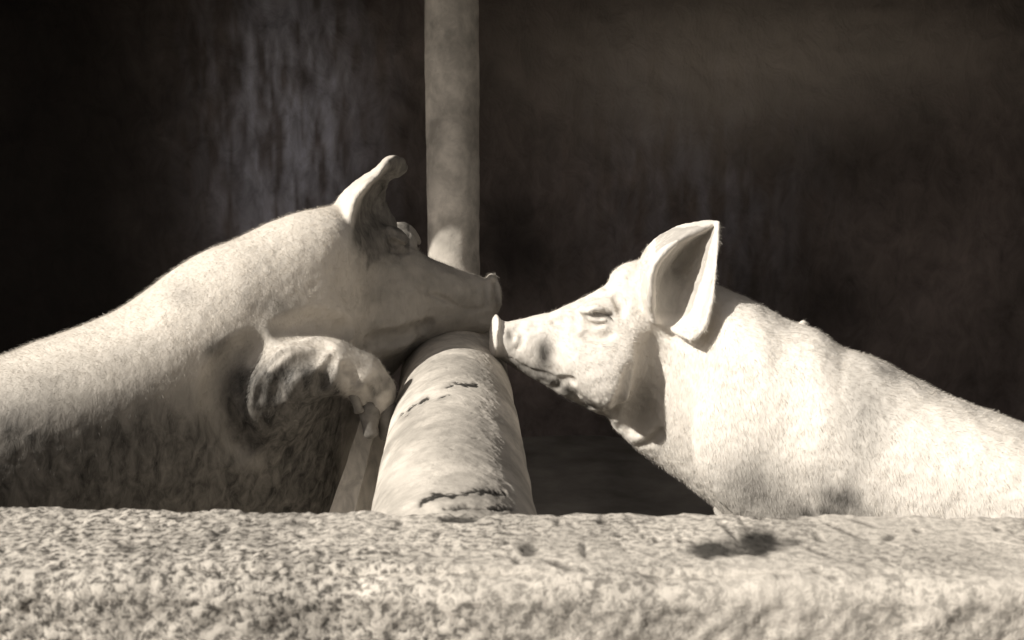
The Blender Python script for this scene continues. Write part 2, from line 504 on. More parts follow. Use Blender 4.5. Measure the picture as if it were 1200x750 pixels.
board('wooden_board', [(436, 470), (500, 470), (500, 690), (404, 690)], 2.1, .025, 'wide grey board filling the gap between slanting board edge and concrete rail', [2.10, 2.10, 1.98, 1.98])
print('structure', time.time() - T0)

# ------------------------------------------------------------------ implicit modelling
class Field:
    def __init__(s): s.p = []
    def loft(s, tab, k=0.03, e=2.0, split=.5):
        """tab rows: px, top, bottom, halfwidth(px), Y  -- smooth table over px"""
        tab = np.array(tab, float)
        xs = np.linspace(tab[0, 0], tab[-1, 0], 400)
        cols = []
        for c in range(1, 5):
            x, y = tab[:, 0], tab[:, c]
            h = np.diff(x); dl = np.diff(y) / h
            m = np.zeros(len(x)); m[0] = dl[0]; m[-1] = dl[-1]
            m[1:-1] = (dl[:-1] * h[1:] + dl[1:] * h[:-1]) / (h[1:] + h[:-1])
            i = np.clip(np.searchsorted(x, xs) - 1, 0, len(x) - 2); t = (xs - x[i]) / h[i]
            cols.append((2 * t ** 3 - 3 * t ** 2 + 1) * y[i] + (t ** 3 - 2 * t ** 2 + t) * h[i] * m[i] + (-2 * t ** 3 + 3 * t ** 2) * y[i + 1] + (t ** 3 - t ** 2) * h[i] * m[i + 1])
        top, bot, hw, Y = cols; Y = Y + DY
        def f(p):
            qx, qy, o = proj(p)
            T = np.interp(qx, xs, top); B = np.interp(qx, xs, bot); H = np.interp(qx, xs, hw); Yc = np.interp(qx, xs, Y)
            sc = o / F
            a = (qy - (T + (B - T) * split)) * sc; b = p[..., 1] - Yc
            hh = np.maximum((B - T) * np.where(a < 0, split, 1 - split) * sc, .002); ww = np.maximum(H * sc, .002)
            if e == 2.0:
                k0 = np.sqrt((a / hh) ** 2 + (b / ww) ** 2)
            else:
                k0 = (np.abs(a / hh) ** e + np.abs(b / ww) ** e) ** (1 / e)
            k1 = np.sqrt((a / hh ** 2) ** 2 + (b / ww ** 2) ** 2) + 1e-6
            dd = np.minimum(k0 * (k0 - 1) / k1, .3)
            dd = np.maximum(dd, -np.minimum(hh, ww))
            endd = np.maximum(xs[0] - qx, qx - xs[-1]) * sc
            return np.maximum(dd, endd)
        s.p.append((f, None, 0, k, 1)); return s
    def ell(s, px, py, Y, rx, ry, rz, ang=0, yaw=0, k=.02, sign=1):
        c = P(px, py, Y); sc = opt(c) / F
        r = np.array([rx, ry, rz]) * sc
        ca, sa = math.cos(math.radians(ang)), math.sin(math.radians(ang))
        e1 = RT * ca - UP * sa; e2 = RT * sa + UP * ca; e3 = FW
        cy, sy = math.cos(math.radians(yaw)), math.sin(math.radians(yaw))
        e1, e3 = e1 * cy + e3 * sy, e3 * cy - e1 * sy
        M = np.stack([e1, e2, e3], 1)
        def f(p):
            q = (p - c) @ M
            k0 = np.sqrt(((q / r) ** 2).sum(-1)); k1 = np.sqrt(((q / r ** 2) ** 2).sum(-1)) + 1e-6
            return np.maximum(k0 * (k0 - 1) / k1, -r.min())
        s.p.append((f, c, r.max(), k, sign)); return s
    def cone(s, a, b, ra, rb, k=.02, sign=1):
        a = np.asarray(a, float); b = np.asarray(b, float); ab = b - a; L = ab @ ab + 1e-9
        def f(p):
            t = np.clip(((p - a) @ ab) / L, 0, 1)
            return np.linalg.norm(p - a - t[..., None] * ab, axis=-1) - (ra + (rb - ra) * t)
        s.p.append((f, (a + b) / 2, math.sqrt(L) / 2 + max(ra, rb), k, sign)); return s
    def chain(s, pts, k=.02, sign=1):
        """pts rows: px, py, Y, r(px)"""
        for u, v in zip(pts[:-1], pts[1:]):
            a = P(*u[:3]); b = P(*v[:3])
            s.cone(a, b, u[3] * opt(a) / F, v[3] * opt(b) / F, k, sign)
        return s
    def cloud(s, pts, rad, k=.02, sign=1):
        pts = np.asarray(pts, np.float32); c = pts.mean(0); R = np.linalg.norm(pts - c, axis=1).max()
        rad = np.broadcast_to(np.asarray(rad, np.float32), (len(pts),)); rm = rad.max()
        def f(p):
            sh = p.shape[:-1]; q = p.reshape(-1, 3).astype(np.float32)
            bc = q.mean(0); hd = np.linalg.norm(q - bc, axis=1).max()
            dist = np.linalg.norm(pts - bc, axis=1)
            sel = dist < hd + rm + .03 + k
            if not sel.any(): return np.full(sh, .3)
            a = pts[sel]; ra = rad[sel]
            out = np.full(len(q), 1e9, np.float32)
            qq = (q ** 2).sum(1)
            for i in range(0, len(a), 256):
                A_ = a[i:i + 256]
                D = qq[:, None] + (A_ ** 2).sum(1)[None] - 2 * q @ A_.T
                D = np.sqrt(np.maximum(D, 0)) - ra[i:i + 256][None]
                out = np.minimum(out, D.min(1))
            return out.reshape(sh)
        s.p.append((f, c, R + rm, k, sign)); return s
    def __call__(s, p, c=None, hd=None):
        d = np.full(p.shape[:-1], .3)
        for f, cc, R, k, sign in s.p:
            if c is not None and cc is not None and np.linalg.norm(c - cc) - R > hd + k + .012: continue
            v = f(p)
            if sign > 0: d = smin(d, v, k)
            else: d = -smin(-d, v, k)
        return d
    def hit(s, px, py, y0=1.2, y1=3.2):
        """first surface depth Y along the line of sight"""
        n = 400
        Y = np.linspace(y0, y1, n); pts = P(px, py, Y)
        v = s(pts)
        i = np.argmax(v < 0)
        if v[i] >= 0: return None
        if i == 0: return y0
        t = v[i - 1] / (v[i - 1] - v[i])
        return Y[i - 1] + (Y[i] - Y[i - 1]) * t
    def groove(s, pts, rpx, depth=0.5, sign=-1, k=.006, n=24, inset=0.0, taper=True):
        """a fold (sign -1) or ridge (+1) that follows the surface; pts in photo px. depth: how far the
        tube centre is sunk in (fraction of the radius)"""
        pts = catmull(pts, n); W = []; R = []
        for i, (x, y) in enumerate(pts):
            Y = s.hit(x, y)
            if Y is None: continue
            t = i / (n - 1); tp = (math.sin(math.pi * min(max(t, .03), .97)) ** .5) if taper else 1
            p = P(x, y, Y); r = rpx * tp * opt(p) / F
            dr = (p - CAM); dr /= np.linalg.norm(dr)
            W.append(p + dr * (-(1 - depth) * r if sign < 0 else (depth) * r)); R.append(r)
        return ('g', np.array(W), np.array(R), k, sign)
    def add_groove(s, gr):
        _, W, R, k, sign = gr
        if len(W) > 1:
            for i in range(len(W) - 1): s.cone(W[i], W[i + 1], R[i], R[i + 1], k, sign)

def sheet(rows, nr=60, nc=44, bot=1):
    """ear sheet: rows of points (px,py,Y) from base to tip -> dense world points"""
    R = np.array(rows, float)
    R = catmull(R, nr)
    R = catmull(R.transpose(1, 0, 2), nc).transpose(1, 0, 2)
    return P(R[..., 0], R[..., 1], R[..., 2])

def polygonise(field, lo, hi, h):
    lo = np.array(lo, float); hi = np.array(hi, float)
    B = 10
    nb = np.ceil((hi - lo) / (h * B)).astype(int)
    dims = nb * B + 1
    G = np.full(dims, .1, np.float32)
    # coarse pass at block centres
    cx = [lo[a] + (np.arange(nb[a]) + .5) * B * h for a in range(3)]
    hd = B * h * math.sqrt(3) / 2
    cc = np.stack(np.meshgrid(*cx, indexing='ij'), -1)
    cd = np.empty(cc.shape[:3])
    for i in range(nb[0]):
        cd[i] = field(cc[i])
    idx = np.argwhere(np.abs(cd) < hd * 1.9 + .012)
    for i, j, k in np.argwhere(cd < 0):
        G[i * B:(i + 1) * B + 1, j * B:(j + 1) * B + 1, k * B:(k + 1) * B + 1] = -.1
    r = np.arange(B + 1)
    loc = np.stack(np.meshgrid(r, r, r, indexing='ij'), -1) * h
    for i, j, k in idx:
        o = lo + np.array([i, j, k]) * B * h
        p = o + loc
        G[i * B:(i + 1) * B + 1, j * B:(j + 1) * B + 1, k * B:(k + 1) * B + 1] = field(p, p[B // 2, B // 2, B // 2], hd)
    # surface nets
    S_ = G < 0
    n0, n1, n2 = dims
    cnt = np.zeros((n0 - 1, n1 - 1, n2 - 1), np.int8)
    for a in (0, 1):
        for b in (0, 1):
            for c in (0, 1): cnt += S_[a:n0 - 1 + a, b:n1 - 1 + b, c:n2 - 1 + c]
    cells = np.argwhere((cnt > 0) & (cnt < 8))
    vid = np.full(cnt.shape, -1, np.int32); vid[tuple(cells.T)] = np.arange(len(cells))
    acc = np.zeros((len(cells), 3)); num = np.zeros(len(cells))
    corners = [(a, b, c) for a in (0, 1) for b in (0, 1) for c in (0, 1)]
    gv = {c: G[cells[:, 0] + c[0], cells[:, 1] + c[1], cells[:, 2] + c[2]] for c in corners}
    for c in corners:
        for ax in range(3):
            if c[ax]: continue
            c2 = list(c); c2[ax] = 1; c2 = tuple(c2)
            a, b = gv[c], gv[c2]; m = (a < 0) != (b < 0)
            t = np.where(m, a / np.where(m, a - b, 1), 0)
            pt = np.tile(np.array(c, float), (len(cells), 1)); pt[:, ax] += t
            acc[m] += pt[m]; num[m] += 1
    V = lo + (cells + acc / num[:, None]) * h
    faces = []
    for ax in range(3):
        sl0 = [slice(None)] * 3; sl1 = [slice(None)] * 3
        sl0[ax] = slice(0, -1); sl1[ax] = slice(1, None)
        a = S_[tuple(sl0)]; b = S_[tuple(sl1)]
        e = np.argwhere(a != b)
        o1, o2 = (ax + 1) % 3, (ax + 2) % 3
        ok = (e[:, o1] > 0) & (e[:, o2] > 0) & (e[:, o1] < dims[o1] - 1) & (e[:, o2] < dims[o2] - 1)
        e = e[ok]
        def vv(d1, d2):
            q = e.copy(); q[:, o1] -= d1; q[:, o2] -= d2; return vid[tuple(q.T)]
        q = np.stack([vv(1, 1), vv(0, 1), vv(0, 0), vv(1, 0)], -1)
        flip = ~a[tuple(e.T)]
        q[flip] = q[flip][:, ::-1]
        faces.append(q)
    Fc = np.concatenate(faces)
    Fc = Fc[(Fc >= 0).all(1)]
    return V, Fc

def vnormals(V, Fc):
    n = np.cross(V[Fc[:, 2]] - V[Fc[:, 0]], V[Fc[:, 3]] - V[Fc[:, 1]])
    N_ = np.zeros_like(V)
    for c in range(4): 
        for a in range(3): N_[:, a] += np.bincount(Fc[:, c], n[:, a], len(V))
    return N_ / (np.linalg.norm(N_, axis=1, keepdims=True) + 1e-12)

def relax(V, Fc, it=2, lam=.5):
    E = np.concatenate([Fc[:, [0, 1]], Fc[:, [1, 2]], Fc[:, [2, 3]], Fc[:, [3, 0]]])
    E = np.concatenate([E, E[:, ::-1]])
    num = np.bincount(E[:, 0], minlength=len(V))[:, None]
    for _ in range(it):
        A_ = np.stack([np.bincount(E[:, 0], V[E[:, 1], a], len(V)) for a in range(3)], -1) / num
        V = V + (A_ - V) * lam
    return V

def bristles(V, Fc, Nn, flow, n, length, width, dens, parent, matl, bend=.35, dirt_and_shade=None):
    """short hairs: two stacked triangles each, lying mostly along flow"""
    ctr = V[Fc].mean(1); nn = Nn[Fc].mean(1); nn /= np.linalg.norm(nn, axis=1, keepdims=True) + 1e-9
    area = np.linalg.norm(np.cross(V[Fc[:, 2]] - V[Fc[:, 0]], V[Fc[:, 3]] - V[Fc[:, 1]]), axis=1)
    pr_ = area * dens(ctr, nn); pr_ /= pr_.sum()
    ii = rng.choice(len(ctr), n, p=pr_)
    p = ctr[ii] + rng.normal(0, .0012, (n, 3)); m = nn[ii]
    fl = flow(p)
    fl = fl + rng.normal(0, .28, (n, 3))
    fl = fl - (fl * m).sum(1, keepdims=True) * m
    fl /= np.linalg.norm(fl, axis=1, keepdims=True) + 1e-9
    L = length * rng.uniform(.5, 1.3, (n, 1))
    lift = rng.uniform(.12, .5, (n, 1))
    side = np.cross(m, fl); side /= np.linalg.norm(side, axis=1, keepdims=True) + 1e-9
    mid_ = p + (fl * .5 + m * lift) * L * .6
    tip = mid_ + (fl * (1 - bend) + m * (lift * .15)) * L * .6
    w_ = width
    p0 = p - m * .001
    verts = np.stack([p0 - side * w_, p0 + side * w_, mid_ + side * w_ * .7, mid_ - side * w_ * .7, tip], 1).reshape(-1, 3)
    b = np.arange(n)[:, None] * 5
    tri = np.concatenate([b + np.array([[0, 1, 2]]), b + np.array([[0, 2, 3]]), b + np.array([[3, 2, 4]])])
    o = mesh_np('bristles', verts, tri, matl, smooth=False)
    if dirt_and_shade is not None: set_attr(o, 'dirt_and_shade', np.repeat(np.clip(dirt_and_shade[Fc[ii, 0]], 0, 1), 5))
    o['kind'] = 'stuff'
    keep_world(o, parent)
    return o

def segdist(qx, qy, pts):
    d = np.full(qx.shape, 1e9)
    for a, b in zip(pts[:-1], pts[1:]):
        a = np.array(a, float); b = np.array(b, float); ab = b - a
        t = np.clip(((qx - a[0]) * ab[0] + (qy - a[1]) * ab[1]) / (ab @ ab + 1e-9), 0, 1)
        d = np.minimum(d, np.hypot(qx - a[0] - t * ab[0], qy - a[1] - t * ab[1]))
    return d

VOX = 0.0034
# ================================================================== RIGHT PIG
def right_pig():
    root = empty('pig', (0.62, 2.1, 0), 'pale sunlit pig right of the rail, facing left with large ear pricked up', 'pig')
    fd = Field()
    # trunk and neck
    fd.loft([(706, 430, 470, 10, 2.2), (715, 410, 494, 24, 2.2), (730, 385, 512, 36, 2.2), (748, 352, 528, 43, 2.2), (765, 322, 540, 50, 2.205), (790, 316, 558, 62, 2.195), (820, 324, 580, 82, 2.17), (850, 338, 604, 102, 2.13),
             (885, 354, 640, 116, 2.10), (925, 376, 672, 124, 2.07), (962, 389, 694, 128, 2.03), (988, 408, 700, 129, 2.01), (1002, 412, 704, 130, 2.0), (1025, 419, 707, 131, 1.98), (1060, 438, 712, 132, 1.95),
             (1110, 462, 714, 132, 1.91), (1160, 482, 714, 130, 1.87), (1220, 504, 708, 128, 1.83), (1290, 530, 704, 124, 1.78), (1350, 565, 700, 112, 1.74), (1385, 620, 690, 60, 1.72), (1393, 650, 665, 10, 1.72)], k=.03)
    # head: muzzle to cranium
    fd.loft([(587, 379, 422, 20, 2.20), (600, 376, 430, 23, 2.20), (620, 371, 441, 26, 2.195), (642, 366, 454, 29, 2.19), (665, 357, 467, 35, 2.18), (690, 345, 480, 44, 2.185),
             (713, 331, 488, 52, 2.19), (735, 312, 493, 58, 2.195), (760, 303, 492, 60, 2.2), (785, 312, 475, 52, 2.2), (805, 350, 440, 30, 2.2), (812, 385, 405, 6, 2.2)], k=.02)
    fd.ell(733, 322, 2.20, 20, 12, 34, -28, k=.012)       # poll / brow step
    fd.ell(700, 430, 2.12, 42, 36, 22, 25, k=.03)       # cheek
    fd.ell(722, 440, 2.115, 32, 40, 24, 10, k=.03)       # jowl
    fd.ell(700, 360, 2.13, 24, 9, 9, -12, k=.016)     # brow over the eye
    fd.ell(900, 520, 2.0, 90, 88, 40, 20, k=.09)        # shoulder
    fd.ell(941, 383, 2.08, 5, 9, 6, 8, k=.008)
    
    # legs
    sc = lambda p: opt(P(*p)) / F
    def leg(top, kn, foot, r0, r1, r2):
        fd.cone(top, kn, r0, r1, .04); fd.cone(kn, foot, r1, r2, .015)
    leg((.54, 2.0, .60), (.53, 1.98, .33), (.54, 1.96, .06), .085, .045, .034)
    leg((.47, 2.20, .62), (.48, 2.22, .35), (.47, 2.20, .06), .075, .045, .034)
    leg((1.02, 1.78, .52), (1.09, 1.76, .30), (1.03, 1.75, .06), .12, .05, .034)
    leg((1.10, 2.02, .52), (1.16, 2.0, .30), (1.10, 1.98, .06), .12, .05, .034)
    # snout disc, a flat tilted cartilage plate
    fd.ell(580, 393, 2.20, 5.5, 25, 26, 4, yaw=10, k=.006)
    fd.ell(586, 397, 2.20, 9, 21, 22, 4, k=.01)
    # near ear
    T = [[(746, 352, 2.17), (764, 374, 2.10), (780, 382, 2.12), (798, 391, 2.06), (810, 397, 2.02)],
         [(748, 322, 2.17), (762, 350, 2.075), (782, 358, 2.17), (806, 364, 2.11), (825, 385, 2.01)],
         [(755, 299, 2.18), (764, 320, 2.07), (784, 328, 2.18), (812, 332, 2.12), (834, 354, 2.015)],
         [(772, 279, 2.17), (778, 297, 2.075), (794, 303, 2.175), (819, 306, 2.13), (838, 322, 2.03)],
         [(798, 265, 2.16), (802, 278, 2.09), (811, 284, 2.15), (826, 287, 2.12), (840, 297, 2.055)],
         [(822, 260, 2.14), (825, 267, 2.10), (831, 270, 2.125), (836, 271, 2.11), (841, 277, 2.075)],
         [(840, 260, 2.11), (841, 260, 2.107), (841, 261, 2.107), (842, 261, 2.104), (842, 262, 2.10)]]
    pts = sheet(T, 74, 56)
    rr = np.linspace(.0052, .0036, 74)[:, None] * np.ones((1, 56))
    fd.cloud(pts.reshape(-1, 3), rr.ravel(), k=.008)
    # far ear, laid back behind the near one
    T2 = [[(x + (8 if x < 790 else -12), y + 14, 2.2 + (2.2 - Y) * .6 + .09) for (x, y, Y) in row] for row in T]
    fd.cloud(sheet(T2, 60, 44).reshape(-1, 3), .0045, k=.008)
    # folds
    gs = []
    G = fd.groove
    gs += [G([(688, 366), (696, 361), (706, 361), (715, 366)], 2.6, .1, 1, k=.006), G([(690, 373), (700, 376), (710, 375)], 2.0, .1, 1, k=.006),
           G([(684, 370), (692, 368), (701, 368), (712, 370), (718, 368)], 1.1, .6, k=.003),
           G([(686, 362), (697, 355), (708, 357), (718, 365)], 1.8, .5, k=.004),
           G([(680, 352), (692, 346), (704, 348)], 1.6, .4, k=.005),
           G([(683, 378), (695, 381), (708, 379)], 1.6, .4, k=.005),
           G([(672, 360), (676, 368), (680, 374)], 1.8, .4, k=.005),
           
           G([(597, 419), (620, 434), (642, 440), (664, 452), (680, 466)], 2.2, .5, k=.006),
           G([(589, 378), (588, 396), (590, 416)], 3.2, .5, k=.004),
           G([(597, 388), (600, 393), (600, 399)], 2.5, .6, k=.004),
           G([(606, 378), (620, 384), (632, 385)], 2.2, .3, k=.006),
           G([(664, 452), (676, 470), (690, 478), (702, 479)], 3.4, .6, k=.006),
           G([(690, 487), (705, 484), (718, 486)], 2.8, .5, k=.006),
           G([(676, 384), (668, 376), (658, 372)], 2.0, .25, k=.010),
           G([(662, 384), (656, 378), (648, 376)], 2.0, .25, k=.010),
           G([(684, 392), (700, 396), (716, 392)], 2.0, .2, k=.012),
           G([(722, 346), (728, 356), (728, 368)], 2.2, .2, k=.012),
           G([(690, 340), (702, 334), (712, 336)], 2.0, .2, k=.012),
           G([(604, 384), (612, 395), (606, 410)], 1.6, .3, k=.008),
           G([(650, 455), (660, 446), (672, 448)], 2.2, .3, k=.010),
           G([(742, 432), (735, 462), (718, 490)], 5, .4, k=.018),
           G([(762, 400), (764, 440), (748, 485), (735, 505)], 10, .35, k=.03),
           G([(716, 505), (735, 500), (748, 490)], 2.5, .4, k=.008),
           G([(745, 524), (762, 518), (775, 505)], 3, .4, k=.01),
           G([(768, 384), (790, 396), (808, 402), (826, 396)], 4.0, .3, k=.01),
           ]
    for q in gs: fd.add_groove(q)
    V, Fc = polygonise(fd, (-.07, 1.40, .03), (1.42, 2.55, 1.30), VOX)
    V = relax(V, Fc, 2, .45)
    Nn = vnormals(V, Fc)
    qx, qy, _ = proj(V)
    head = 1 / (1 + np.exp((qx - 740) / 12))
    wr = fbm(V * np.array([30, 30, 16]), 4, 71) * .004 * (1 - head) + fbm(V * 70, 3, 75) * .0018 + fbm(V * 34, 3, 76) * .003 * np.exp(-((qx - 670) / 60) ** 2)
    V = V + Nn * wr[:, None]
    body = mesh_np('body', V, Fc, SKIN_R)
    camside = (Nn[:, 1] < .3)
    dirt_and_shade = np.zeros(len(V))  # mud smears plus shade painted at muzzle, neck and ear hollow
    dirt_and_shade += 1.5 * np.exp(-((qx - 970) / 50) ** 2 - ((qy - 605) / 42) ** 2) * (.7 + fbm(V * 20, 3, 78))
    dirt_and_shade += .8 * np.exp(-((qx - 880) / 40) ** 2 - ((qy - 575) / 40) ** 2)
    dirt_and_shade += .7 * np.exp(-((qx - 1015) / 35) ** 2 - ((qy - 480) / 60) ** 2)
    dirt_and_shade += 1.3 * np.exp(-((qx - 638) / 10) ** 2 - ((qy - 414) / 19) ** 2)  # shade of the fold behind the snout painted dark
    dirt_and_shade += .9 * np.exp(-(segdist(qx, qy, [(590, 422), (612, 432), (645, 446), (668, 460)]) / 9) ** 2)
    dirt_and_shade += 1.0 * np.exp(-((qx - 684) / 18) ** 2 - ((qy - 476) / 5) ** 2)
    dirt_and_shade += .8 * np.exp(-((qx - 597) / 5) ** 2 - ((qy - 394) / 9) ** 2)
    dirt_and_shade += .35 * np.exp(-(segdist(qx, qy, [(688, 369), (701, 368.5), (716, 369)]) / 1.8) ** 2) + .6 * np.exp(-((qx - 713) / 4) ** 2 - ((qy - 369) / 4) ** 2)
    dirt_and_shade += .15 * np.exp(-(segdist(qx, qy, [(713, 378), (712, 400)]) / 5) ** 2)
    dirt_and_shade += .45 * np.exp(-((qx - 755) / 16) ** 2 - ((qy - 455) / 40) ** 2)  # jowl's shadow on the neck painted into the skin colour
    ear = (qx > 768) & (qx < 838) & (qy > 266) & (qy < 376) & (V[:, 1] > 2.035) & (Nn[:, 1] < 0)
    dirt_and_shade += .5 * ear * np.clip((376 - qy) / 10, 0, 1)  # shade inside the ear hollow painted into the skin colour
    dirt_and_shade += .35 * np.clip(fbm(V * np.array([14, 14, 7]), 4, 77) * 2.2 - .1, 0, 1) * np.clip((qx - 900) / 90, 0, 1)
    dirt_and_shade *= (V[:, 1] < 2.2)
    dirt_and_shade += .9 * np.clip((.45 - V[:, 2]) / .2, 0, 1)
    dirt_and_shade = np.clip(dirt_and_shade, 0, 1.3) * .78
    set_attr(body, 'dirt_and_shade', np.clip(dirt_and_shade, 0, 1))
    keep_world(body, root)
    def dens(c, m):
        x, y, _ = proj(c)
        return (m[:, 1] < .5) * (c[:, 2] > .45) * np.where(x < 640, .25, np.where(x < 740, .6, 1.0)) * (x < 1250) * (x > 600) * ~((x > 762) & (x < 842) & (y < 380) & (c[:, 1] > 1.985) & (y > 258)) + 1e-9
    def flow(p):
        x, y, _ = proj(p)
        t = np.clip((x - 720) / 120, 0, 1)
        return np.stack([.8 - .3 * t, -.1 + 0 * t, -.45 - .5 * t], -1)
    bristles(V, Fc, Nn, flow, 75000, .0115, .00022, dens, root, HAIR, dirt_and_shade=dirt_and_shade)
    # eye
    Y = fd.hit(701, 369)
    if Y:
        eye_ball('eye', P(701, 368.5, Y + .0085), .0078, root)
        eyelash(fd, [(691, 367), (701, 366), (712, 369), (717, 373)], root)
    return root, fd

def eye_ball(name, c, r, parent):
    nu, nv = 20, 12
    V = []
    for i in range(nu):
        for j in range(nv):
            a = 2 * math.pi * i / nu; b = math.pi * j / (nv - 1)
            V.append(np.array(c) + r * np.array([math.cos(a) * math.sin(b), math.sin(a) * math.sin(b), math.cos(b)]))
    o = mesh_np(name, V, grid_faces(nu, nv, True), EYE)
    keep_world(o, parent)

def eyelash(fd, pts, parent):
    V = []; Fc = []
    for i, (x, y) in enumerate(catmull(pts, 34)):
        Y = fd.hit(x, y)
        if not Y: continue
        p = P(x, y, Y)
        tip = p + np.array([rng.uniform(-.004, .008), -rng.uniform(.006, .012), -rng.uniform(.001, .009)])
        s_ = np.array([.0004, 0, 0]); n = len(V)
        V += [p - s_, p + s_, tip]; Fc.append((n, n + 1, n + 2))
    if V:
        o = mesh_np('eyelash', V, Fc, LASH, smooth=False); o['kind'] = 'stuff'; keep_world(o, parent)

# ================================================================== LEFT PIG
def left_pig():
    root = empty('pig', (-0.62, 2.05, 0), 'big muddy pig on the left, face in shadow, chin on the rail, trotter hooked forward', 'pig')
    fd = Field()
    YL = lambda x: float(np.interp(x, [-330, -120, 0, 140, 285, 395, 450, 583], [1.72, 1.81, 1.87, 1.945, 2.03, 2.13, 2.21, 2.32]))
    fd.loft([(x, t, b_, h_, YL(x)) for x, t, b_, h_ in [(-330, 640, 660, 10), (-320, 600, 700, 70), (-280, 545, 740, 120), (-200, 492, 760, 142), (-120, 462, 762, 152), (-40, 432, 760, 158),
             (40, 402, 750, 160), (90, 384, 735, 158), (138, 364, 715, 154), (175, 343, 700, 150), (205, 322, 690, 146), (240, 301, 678, 140), (285, 281, 660, 132),
             (330, 264, 655, 122), (365, 250, 640, 110), (395, 240, 595, 94), (415, 240, 535, 82), (430, 248, 480, 74), (450, 262, 445, 60), (470, 290, 425, 36), (482, 330, 395, 10)]], k=.03, split=.36)
    # head
    fd.loft([(x, t, b_, h_, YL(x)) for x, t, b_, h_ in [(392, 262, 420, 20), (410, 252, 432, 52), (435, 257, 437, 64), (460, 272, 430, 64), (480, 286, 418, 58), (500, 300, 407, 49), (525, 311, 399, 40),
             (550, 320, 393, 34), (568, 326, 388, 31), (578, 330, 380, 28), (583, 345, 365, 12)]], k=.02)
    fd.ell(577, 345, 2.32, 6.5, 24, 27, -6, yaw=20, k=.006)      # snout disc
    fd.ell(576, 328, 2.315, 6, 7, 20, 20, k=.006)
    fd.ell(560, 376, 2.295, 20, 13, 22, 8, k=.012)        # lower lip
    fd.ell(450, 370, 2.14, 46, 48, 24, 0, yaw=25, k=.03)         # cheek
    fd.ell(520, 338, 2.23, 34, 18, 14, 22, yaw=20, k=.02)        # upper lip pad
    fd.ell(466, 276, 2.165, 15, 8, 12, 38, k=.02)        # brow
    fd.ell(310, 400, 1.97, 90, 75, 30, 10, k=.12)        # shoulder
    fd.ell(360, 300, 2.04, 60, 45, 50, -20, k=.05)      # neck crest
    # near foreleg folded over the board
    fd.chain([(282, 462, 1.98, 56), (314, 447, 1.92, 46), (345, 430, 1.88, 37)], k=.07)
    fd.chain([(345, 430, 1.87, 38), (388, 430, 1.88, 30), (422, 440, 1.895, 25), (438, 460, 1.91, 23), (443, 478, 1.915, 19)], k=.02)
    # other legs
    fd.cone((-.30, 2.16, .70), (-.22, 2.12, .46), .08, .045, .04); fd.cone((-.22, 2.12, .46), (-.24, 2.10, .25), .045, .034, .015)
    for dx, dy in ((0, 0), (-.06, .27)):
        fd.cone((-.98 + dx, 1.46 + dy, .50), (-1.08 + dx, 1.44 + dy, .28), .12, .05, .04); fd.cone((-1.08 + dx, 1.44 + dy, .28), (-1.02 + dx, 1.43 + dy, .06), .05, .034, .015)
    # near ear, upright, tip folded forward
    T = [[(398, 285, 2.13), (409, 292, 2.035), (432, 292, 2.12), (462, 282, 2.19)],
         [(391, 262, 2.14), (408, 272, 2.04), (432, 268, 2.15), (463, 262, 2.21)],
         [(394, 241, 2.14), (411, 252, 2.05), (432, 246, 2.16), (455, 248, 2.21)],
         [(405, 224, 2.14), (417, 234, 2.07), (433, 230, 2.16), (451, 236, 2.20)],
         [(422, 210, 2.14), (430, 217, 2.08), (440, 214, 2.15), (451, 222, 2.18)],
         [(438, 200, 2.14), (442, 206, 2.09), (448, 205, 2.14), (456, 211, 2.16)],
         [(449, 189, 2.14), (448, 197, 2.10), (458, 198, 2.13), (470, 204, 2.17)],
         [(457, 184, 2.14), (453, 189, 2.11), (464, 190, 2.13), (476, 197, 2.17)],
         [(465, 183, 2.14), (462, 184, 2.12), (469, 185, 2.14), (474, 188, 2.16)]]
    pts = sheet(T, 74, 60)
    rr = np.linspace(.0045, .0032, 74)[:, None] * np.ones((1, 60))
    fd.cloud(pts.reshape(-1, 3), rr.ravel(), k=.008)
    # far ear hanging forward over the far brow
    T2 = [[(456, 270, 2.23), (463, 263, 2.27), (472, 266, 2.31)], [(464, 272, 2.23), (473, 263, 2.27), (481, 268, 2.31)],
          [(472, 279, 2.23), (482, 270, 2.27), (487, 275, 2.31)], [(480, 288, 2.24), (488, 280, 2.28), (491, 284, 2.30)]]
    fd.ell(476, 284, 2.25, 14, 12, 18, 35, k=.012)
    fd.cloud(sheet(T2, 30, 26).reshape(-1, 3), .005, k=.006)
    G = fd.groove
    gs = [G([(503, 343), (513, 347), (524, 352), (535, 359)], 3.2, .8, k=.004),
          G([(535, 359), (552, 363), (568, 362), (582, 361)], 2.0, .5, k=.004),
          G([(455, 282), (463, 285), (472, 288)], 3.4, .8, k=.004),
          G([(452, 274), (464, 274), (476, 280)], 2.0, .5, k=.005),
          G([(458, 294), (470, 296), (482, 294)], 2.2, .5, k=.005),
          G([(570, 330), (569, 345), (571, 360)], 2.0, .4, k=.004),
          G([(430, 400), (470, 395), (505, 380)], 4, .3, k=.02),
          G([(285, 470), (296, 425), (322, 400), (352, 396), (385, 407)], 5, .45, k=.012, n=30),
          G([(303, 470), (312, 432), (335, 412), (360, 408)], 5, .5, k=.010, n=30),
          G([(322, 465), (330, 440), (350, 424), (372, 418)], 5, .3, k=.02),
          G([(285, 530), (262, 490), (268, 440), (300, 405)], 8, .3, k=.04),
          G([(330, 385), (370, 378), (410, 388)], 4, .2, k=.03),
          G([(402, 428), (412, 436), (418, 450)], 3.5, .5, k=.008),
          G([(432, 452), (434, 470), (432, 490)], 4.0, .7, k=.006),
          G([(390, 420), (380, 440), (378, 455)], 4, .4, k=.012)]
    for q in gs: fd.add_groove(q)
    V, Fc = polygonise(fd, (-1.42, 1.2, .03), (-.01, 2.5, 1.36), VOX)
    V = relax(V, Fc, 2, .45)
